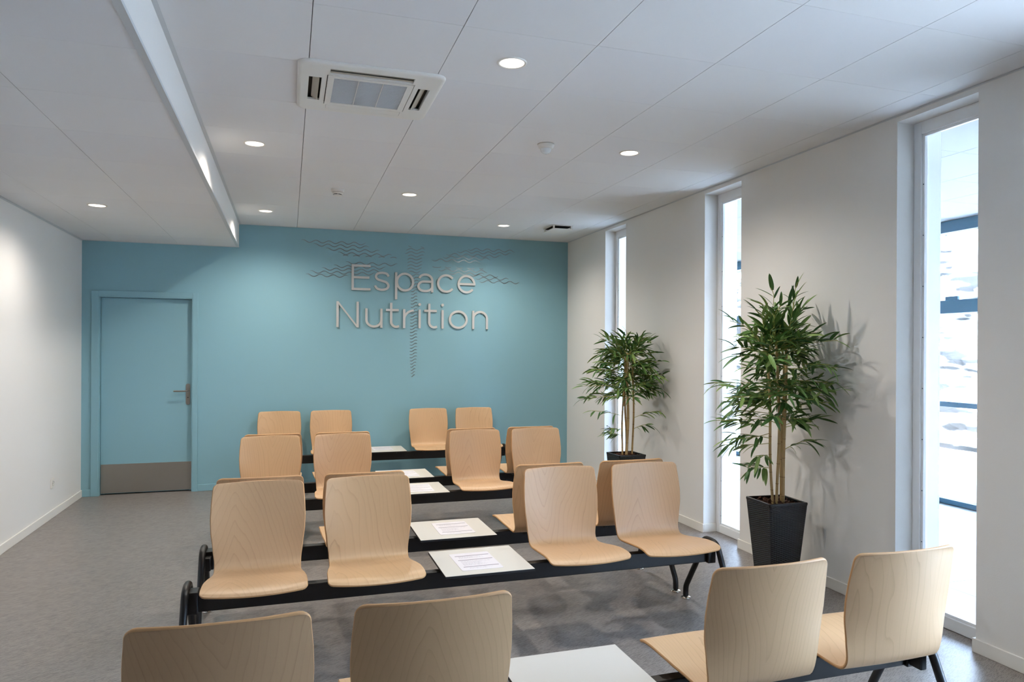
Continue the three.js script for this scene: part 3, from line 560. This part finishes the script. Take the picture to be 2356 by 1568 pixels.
// ------------------------------------------------------------------ bamboo in wicker planters
{
  const PH = 0.545, top = 0.1325, bot = 0.088;
  // one wicker face: bulging strands over and under upright stakes
  const faceGeo = (() => {
    const NX = 78, NY = 336, g = new THREE.PlaneGeometry(1, 1, NX, NY), p = g.attributes.position;
    for (let i = 0; i < p.count; i++) {
      const u = p.getX(i) + 0.5, v = p.getY(i) + 0.5, hw = bot + (top - bot) * v, cols = 13, rows = 84;
      const cu = u * cols, row = Math.floor(v * rows * 0.9999), fv = v * rows - row, over = Math.sin((cu + (row % 2)) * Math.PI);
      const strand = Math.sqrt(Math.max(0, Math.sin(Math.PI * fv))), lift = v > 0.985 ? 0.002 : strand * (0.0008 + 0.0022 * Math.max(-0.3, over));
      p.setXYZ(i, (u - 0.5) * 2 * hw, v * PH, hw + lift);
    }
    g.computeVertexNormals();
    return g;
  })();
  const body = join([0, 1, 2, 3].map((k) => faceGeo.clone().rotateY(k * Math.PI / 2)));
  const rimGeo = join([0, 1, 2, 3].map((k) => { const g = rbox(2 * top + 0.006, 0.016, 0.014, 0.005, 0, PH + 0.002, top - 0.004); g.rotateY(k * Math.PI / 2); return g; }).concat([0, 1, 2, 3].map((k) => { const g = box(2 * top - 0.024, 0.06, 0.004, 0, PH - 0.028, top - 0.012); g.rotateY(k * Math.PI / 2); return g; })));
  const soilGeo = box(2 * top - 0.03, 0.02, 2 * top - 0.03, 0, PH - 0.035, 0);
  function chips() {
    const list = [];
    for (let k = 0; k < 150; k++) {
      const w = rr(0.012, 0.034), g = new THREE.BoxGeometry(w, rr(0.004, 0.010), w * rr(0.35, 0.7), 2, 1, 1), p = g.attributes.position;
      for (let i = 0; i < p.count; i++) p.setXYZ(i, p.getX(i), p.getY(i) * (0.6 + 0.4 * Math.sin(p.getX(i) * 900 + k)), p.getZ(i) * (0.7 + 0.5 * Math.sin(p.getX(i) * 700 + k * 3)));
      g.computeVertexNormals(); g.rotateX(rr(-0.6, 0.6)); g.rotateZ(rr(-0.6, 0.6)); g.rotateY(rr(0, 6.3));
      g.translate(rr(-1, 1) * (top - 0.032), PH - 0.022 + rr(0, 0.03), rr(-1, 1) * (top - 0.032)); list.push(g);
    }
    return join(list);
  }
  // leaves: folded blades with a droop, unit length along +z
  const leafGeos = [0.06, 0.16, 0.28].map((droop) => {
    const N = 7, pos = [], idx = [], uv = [];
    for (let i = 0; i <= N; i++) {
      const f = i / N, w = 0.094 * Math.pow(Math.sin(Math.PI * Math.pow(Math.min(1, f * 0.94 + 0.05), 0.72)), 0.62) * (f > 0.98 ? 0 : 1), y = 0.04 * Math.sin(f * 2) - droop * f * f;
      pos.push(-w, y + w * 0.28, f, 0, y, f, w, y + w * 0.28, f); uv.push(0, f, 0.5, f, 1, f);
    }
    for (let i = 0; i < N; i++) for (const j of [0, 1]) { const q = i * 3 + j; idx.push(q, q + 3, q + 1, q + 1, q + 3, q + 4); }
    const g = new THREE.BufferGeometry(); g.setIndex(idx); g.setAttribute('position', new THREE.Float32BufferAttribute(pos, 3)); g.setAttribute('uv', new THREE.Float32BufferAttribute(uv, 2)); g.computeVertexNormals();
    return g;
  });
  const leafTex = dataTexture(64, 256, (x, y) => { const v = 1 + 0.10 * noise(x * 0.5, y * 0.03, 2) + 0.10 * Math.sin(x * 0.9) - (Math.abs(x - 32) < 2 ? -0.22 : 0); return [200 * v, 200 * v, 200 * v]; });
  const leafMats = ['#6f9f4c', '#5a8c42', '#8bb45c', '#4b7c40', '#a2c16a'].map((c, i) => std('bamboo leaf ' + 'abcde'[i], hex(c), 0.48, { map: leafTex, side: THREE.DoubleSide }));
  const Z = new THREE.Vector3(0, 0, 1), Y = new THREE.Vector3(0, 1, 0);

  function bamboo(name, label, x, z, turn, canes, sprays, wallX) {
    const o = thing(name, label, 'plant', [x, 0, z], 0);
    const pot = part(o, 'planter', body, M.pot, 'tall black wicker planter'); pot.rotation.y = turn;
    part(pot, 'planter_rim', rimGeo, M.pot);
    part(pot, 'soil', soilGeo, M.bark);
    part(pot, 'bark_mulch', chips(), M.bark, 'brown bark chips').userData.kind = 'stuff';
    const paths = canes.map(([bx, bz, tx, tz, h, r]) => {
      const pts = []; for (let i = 0; i <= 8; i++) { const f = i / 8; pts.push(new THREE.Vector3(bx + (tx - bx) * f + 0.006 * Math.sin(f * 7 + bx * 90), PH - 0.05 + h * f, bz + (tz - bz) * f + 0.006 * Math.cos(f * 6 + bz * 80))); }
      const c = new THREE.CatmullRomCurve3(pts), cane = part(o, 'cane', new THREE.TubeGeometry(c, 40, r, 12), M.cane);
      const rings = []; for (let q = 0.06 + bx; q < 0.97; q += 0.115) { const p = c.getPointAt(Math.max(0.02, q)), t = new THREE.TorusGeometry(r, 0.0016, 6, 16); t.rotateX(Math.PI / 2); t.translate(p.x, p.y, p.z); rings.push(t); }
      part(cane, 'cane_nodes', rings, M.node);
      return c;
    });
    const leaves = [], twigs = [];
    for (const [y, az, len, rise0, count, ci] of sprays) {
      const c = paths[ci], rise = rise0 + Math.max(0, y - (PH - 0.05 + canes[ci][4])) * 1.25, f = Math.min(0.985, Math.max(0.02, (y - PH + 0.05) / canes[ci][4])), s = c.getPointAt(f);
      const dir = new THREE.Vector3(Math.cos(az), 0, Math.sin(az)), side = new THREE.Vector3(-dir.z, 0, dir.x);
      const pts = [0, 0.33, 0.66, 1].map((q) => s.clone().addScaledVector(dir, len * q * (1 - 0.12 * q)).addScaledVector(Y, rise * (q * 1.5 - q * q * 0.75)).addScaledVector(side, 0.02 * Math.sin(q * 4 + az * 3)));
      const lim = wallX - x - 0.07; for (const p of pts) if (p.x > lim) p.x = lim;
      const tc = new THREE.CatmullRomCurve3(pts); twigs.push(new THREE.TubeGeometry(tc, 10, 0.0021, 5));
      for (let k = 0; k < count; k++) {
        const q = 0.22 + 0.78 * (k + rr(0, 0.8)) / count, p = tc.getPointAt(Math.min(1, q)), t = tc.getTangentAt(Math.min(1, q)), sg = k % 2 ? 1 : -1;
        const d = t.clone().multiplyScalar(rr(0.5, 1.1)).addScaledVector(side, sg * rr(0.25, 0.95) * (k === count - 1 ? 0.2 : 1)).addScaledVector(Y, rr(-0.8, 0.45) + (y > 1.5 ? 0.3 : y < 1.0 ? -0.15 : 0)).normalize();
        const l = rr(0.085, 0.132), w = rr(0.85, 1.15);
        const tip = p.x + d.x * l; if (tip > wallX - x - 0.03) d.x = Math.min(d.x, (wallX - x - 0.03 - p.x) / l), d.normalize();
        if (p.x + d.x * l > wallX - x - 0.026) continue;
        const st = s.distanceTo(p) > 0.02 ? p.clone().addScaledVector(d, 0.008) : p;
        twigs.push(new THREE.TubeGeometry(new THREE.LineCurve3(p, st), 1, 0.0009, 4));
        const qd = new THREE.Quaternion().setFromUnitVectors(Z, d), up = Y.clone().applyQuaternion(qd), want = Y.clone().addScaledVector(d, -d.y).normalize();
        const ang = Math.atan2(up.clone().cross(want).dot(d), up.dot(want)) + rr(-0.8, 0.8);
        qd.premultiply(new THREE.Quaternion().setFromAxisAngle(d, ang));
        leaves.push({ p: st, q: qd, s: new THREE.Vector3(l * w, l, l), g: Math.floor(rr(0, 3)), m: Math.min(4, Math.floor(Math.pow(rnd(), 1.15) * 5)) });
      }
    }
    part(o, 'twigs', twigs, M.twig).userData.kind = 'stuff';
    leaves.forEach((l, i) => { l.i = i; });
    const order = leaves.slice().sort((a, b) => b.p.z - a.p.z), own = order.slice(0, 300), rest = order.slice(300);
    for (const l of own) { const m = part(o, 'leaf', leafGeos[l.g], leafMats[l.m]); m.position.copy(l.p); m.quaternion.copy(l.q); m.scale.copy(l.s); }
    if (rest.length) {
      const byMat = leafMats.map(() => []);
      for (const l of rest) byMat[l.m].push(leafGeos[l.g].clone().applyMatrix4(new THREE.Matrix4().compose(l.p, l.q, l.s)));
      byMat.forEach((list, k) => { if (list.length) part(o, 'rear_leaves', list, leafMats[k]).userData.kind = 'stuff'; });
    }
  }
  function crown(tall, list) {      // dense random sprays inside a rough profile of (height, reach)
    const out = [];
    for (const [y0, y1, reach, n, count] of list) for (let k = 0; k < n; k++) out.push([rr(y0, y1), rr(0, Math.PI * 2), reach * rr(0.55, 1), rr(0.0, 0.09), count + Math.floor(rr(0, 3)), Math.floor(rr(0, 4))]);
    return out;
  }
  seed = 777;
  const L = Math.PI;   // azimuth 0 points at the window wall, PI into the room, PI/2 towards the camera
  bamboo('potted_bamboo', 'larger potted bamboo in black wicker planter between the two nearest windows', 2.962, -3.872, -0.07,
    [[-0.045, 0.03, -0.09, 0.02, 0.98, 0.0085], [-0.022, 0.045, -0.03, 0.05, 1.10, 0.009], [0.02, 0.04, 0.03, 0.05, 1.06, 0.0095], [0.035, 0.0, 0.07, -0.02, 0.96, 0.0085]],
    [...crown(1, [[1.60, 1.82, 0.20, 18, 9], [1.38, 1.62, 0.33, 34, 10], [1.14, 1.40, 0.40, 30, 10], [0.98, 1.14, 0.34, 10, 9]]),
      [1.75, 2.6, 0.16, 0.22, 7, 1], [1.78, 1.2, 0.10, 0.24, 6, 2], [1.62, L, 0.3, 0.12, 9, 0], [1.30, L + 0.1, 0.42, 0.0, 11, 0], [1.25, L - 0.3, 0.40, -0.04, 11, 0], [1.02, L, 0.34, 0.05, 10, 0], [0.95, L + 0.2, 0.28, 0.04, 9, 0],
      [0.76, L - 0.2, 0.24, 0.03, 12, 0], [0.98, L - 0.1, 0.36, -0.03, 11, 0], [0.92, L + 0.3, 0.33, -0.02, 10, 0], [1.08, L + 0.15, 0.40, -0.02, 11, 0], [0.84, L - 0.4, 0.2, 0.02, 8, 0], [1.22, 0.7, 0.34, 0.0, 11, 3], [1.28, 1.1, 0.36, -0.03, 12, 2], [0.86, 0.7, 0.22, 0.10, 10, 3], [1.02, 0.8, 0.26, 0.08, 9, 3], [1.38, 0.9, 0.40, 0.03, 11, 3], [1.42, 1.3, 0.36, 0.0, 11, 2], [1.32, 1.0, 0.38, -0.02, 12, 3], [1.52, 1.0, 0.36, 0.06, 10, 2]], XR);
  bamboo('potted_bamboo', 'smaller potted bamboo in black wicker planter beside the farthest window', 2.962, -6.03, 0.02,
    [[-0.05, 0.02, -0.02, 0.0, 0.94, 0.0085], [-0.01, 0.04, 0.0, 0.03, 0.98, 0.012], [0.005, 0.0, -0.02, 0.01, 0.95, 0.009], [0.055, 0.03, 0.06, 0.02, 0.95, 0.0085]],
    [...crown(1, [[1.42, 1.64, 0.28, 28, 9], [1.22, 1.46, 0.38, 36, 10], [1.05, 1.26, 0.40, 24, 10]]),
      [1.5, 1.2, 0.24, 0.22, 10, 1], [1.55, L - 0.3, 0.34, 0.10, 10, 0], [1.18, L, 0.46, 0.0, 12, 0], [1.10, L + 0.2, 0.42, -0.05, 12, 0], [0.90, L, 0.34, 0.07, 10, 0], [0.76, L - 0.2, 0.18, 0.05, 12, 0], [0.72, L + 0.4, 0.14, 0.03, 9, 0], [0.88, 0.9, 0.30, 0.10, 11, 3], [0.78, 0.6, 0.16, 0.06, 7, 3], [1.25, 0.8, 0.38, 0.05, 11, 3], [1.12, 0.9, 0.34, 0.03, 11, 3]], XR);
}

// ------------------------------------------------------------------ glazed corridor and the hillside outside
const CX0 = XR + WT, CX1 = 6.20, CZ0 = -17, CZ1 = -2.1;
{
  const fl = struct('floor_corridor', 'pale tiled floor of the glazed corridor outside the windows', 'floor');
  part(fl, 'screed', span(XR + 0.12, CX1 + 0.15, -0.12, -0.006, CZ0, CZ1), M.grout);
  const cl = struct('ceiling_corridor', 'white tiled ceiling of the glazed corridor outside', 'ceiling');
  part(cl, 'slab', span(CX0, CX1 + 0.35, 2.83, ROOF + 0.05, CZ0, CZ1), M.plenum);
  const tg = new THREE.BoxGeometry(0.596, 0.008, 0.596), cg = new THREE.BoxGeometry(0.595, 0.02, 0.597);
  for (let z = CZ1 - 0.3; z > CZ0 + 0.3; z -= 0.6) for (let k = 0; k < 5; k++) {
    const x = CX0 - 0.16 + 0.3 + k * 0.6; if (x + 0.3 > CX1 + 0.15) continue;
    part(fl, 'floor_tile', tg, M.corrTile).position.set(x, -0.004, z - 0.3);
  }
  for (let z = CZ1 - 0.3; z > CZ0 + 0.3; z -= 0.6) for (let k = 0; k < 5; k++) {
    const x = CX0 + 0.3 + k * 0.6; if (x - 0.3 > CX1) continue;
    const m = part(cl, 'ceiling_tile', cg, M.corrCeil); m.position.set(Math.min(x, CX1 + 0.04), 2.815, z - 0.3 + 0.0);
  }
  struct('wall_corridor', 'white end walls of the glazed corridor', 'wall', [span(CX0, CX1, 0, 2.83, CZ0 - 0.2, CZ0), span(CX0, CX1 + 0.3, 0, 2.83, CZ1, CZ1 + 0.2), span(XR, CX0, 0, ROOF, CZ0, ZB - 0.2)], M.wall);
  const w = struct('window_5', 'blue grey framed glass front of the corridor outside', 'window');
  const rail = (y0, y1, d = 0.07) => part(w, 'transom', rbox(d, y1 - y0, CZ1 - CZ0, 0.004, CX1 + d / 2, (y0 + y1) / 2, (CZ0 + CZ1) / 2), M.alu);
  rail(2.688, 2.80); rail(1.886, 2.015); rail(0.961, 1.012); rail(0.0, 0.05, 0.08);
  for (let z = -14.4; z < CZ1; z += 2.5) part(w, 'mullion', rbox(0.065, 2.8, 0.06, 0.004, CX1 + 0.034, 1.4, z), M.alu);
  for (const [y0, y1] of [[0.05, 0.961], [1.012, 1.886], [2.015, 2.688]]) for (let z = -16.9; z < CZ1 - 0.3; z += 2.5) part(w, 'pane', span(CX1 + 0.03, CX1 + 0.0305, y0, y1, z, Math.min(CZ1, z + 2.5)), glass);
  part(w, 'bright_bead', [span(CX1 + 0.002, CX1 + 0.014, 2.672, 2.684, CZ0, CZ1), span(CX1 + 0.002, CX1 + 0.014, 1.87, 1.882, CZ0, CZ1), span(CX1 - 0.004, CX1 + 0.01, 0.05, 0.075, CZ0, CZ1)], M.frame);
  part(w, 'latch', [rbox(0.03, 0.04, 0.14, 0.006, CX1 - 0.012, 2.03, -5.42)], M.alu);
}
{
  const gr = struct('ground', 'sunlit pale paving between the corridor and the rock', 'ground');
  part(gr, 'bedding', span(CX1 + 0.12, 60, -0.5, -0.03, -60, 40), M.gap);
  part(gr, 'forecourt', span(XR + 0.12, CX1 + 0.13, -0.5, -0.02, CZ1 + 0.2, 40), M.concrete);
  const g = new THREE.BoxGeometry(2.985, 0.05, 2.985);
  for (let i = 0; i < 4; i++) for (let j = 0; j < 12; j++) { const m = part(gr, 'paving_slab', g, M.concrete); m.position.set(CX1 + 0.13 + 1.5 + i * 3, -0.045, 6 - j * 3); }
  // rock face: displaced sheet with thickness, leaning back
  const NX = 260, NY = 56, LZ = 25, HY = 4.3, geo = new THREE.PlaneGeometry(LZ, HY, NX, NY), p = geo.attributes.position;
  for (let i = 0; i < p.count; i++) {
    const a = p.getX(i), b = p.getY(i) + HY / 2;
    const ridge = (s, o) => Math.abs(noise(a * s + o, b * s * 1.7 + o, o));
    const d = 0.5 * noise(a * 0.5, b * 0.6, 2) + 0.55 * ridge(1.1, 3) + 0.35 * ridge(2.6, 7) + 0.16 * ridge(6, 11) + 0.05 * noise(a * 14, b * 14, 3);
    p.setXYZ(i, 9.75 + b * 0.28 + d * 0.8, b - 0.3, -13 - a);
  }
  geo.computeVertexNormals();
  const back = span(12.2, 13, -0.3, 3.9, -25, -1);
  const rockTex = dataTexture(512, 256, (x, y) => { const st = noise(x * 0.05, y * 0.09, 1) + 0.6 * noise(x * 0.17, y * 0.21, 4), v = (1 + 0.1 * noise(x * 0.3, y * 0.3, 7)) * (st > 0.22 ? 0.24 : st > 0.16 ? 0.24 + (0.22 - st) / 0.06 * 0.76 : 1); return [200 * v, 198 * v, 194 * v]; });
  const rock = single('rock_face', 'rough sunlit rock face beyond the corridor glass', 'rock', geo, std('pale limestone', 0xffffff, 0.95, { map: rockTex, side: THREE.DoubleSide }));
  part(rock, 'rock_mass', back, M.concrete);
  const rl = thing('low_rail', 'low grey double rail at the foot of the rock face', 'rail', [9.45, 0, 0]);
  for (const y of [0.16, 0.30]) part(rl, 'rail_bar', rbox(0.05, 0.06, 7.6, 0.01, 0, y, -5.0), M.rail);
  for (let z = -8.6; z < -1; z += 2) part(rl, 'post', rbox(0.06, 0.34, 0.06, 0.006, 0.05, 0.15, z), M.rail);
}
// roof slab and outer walls keep sun and sky out of the room
struct('roof', 'flat roof over room and corridor', 'roof', [span(XL - 0.4, XR + WT + 0.15, ROOF + 0.05, ROOF + 0.25, CZ0 - 0.3, ZF + 0.3), span(XR + WT + 0.15, CX1 + 0.5, ROOF + 0.05, ROOF + 0.25, CZ0 - 0.3, CZ1 + 0.3)], M.concrete);

renderer.render(scene, camera);
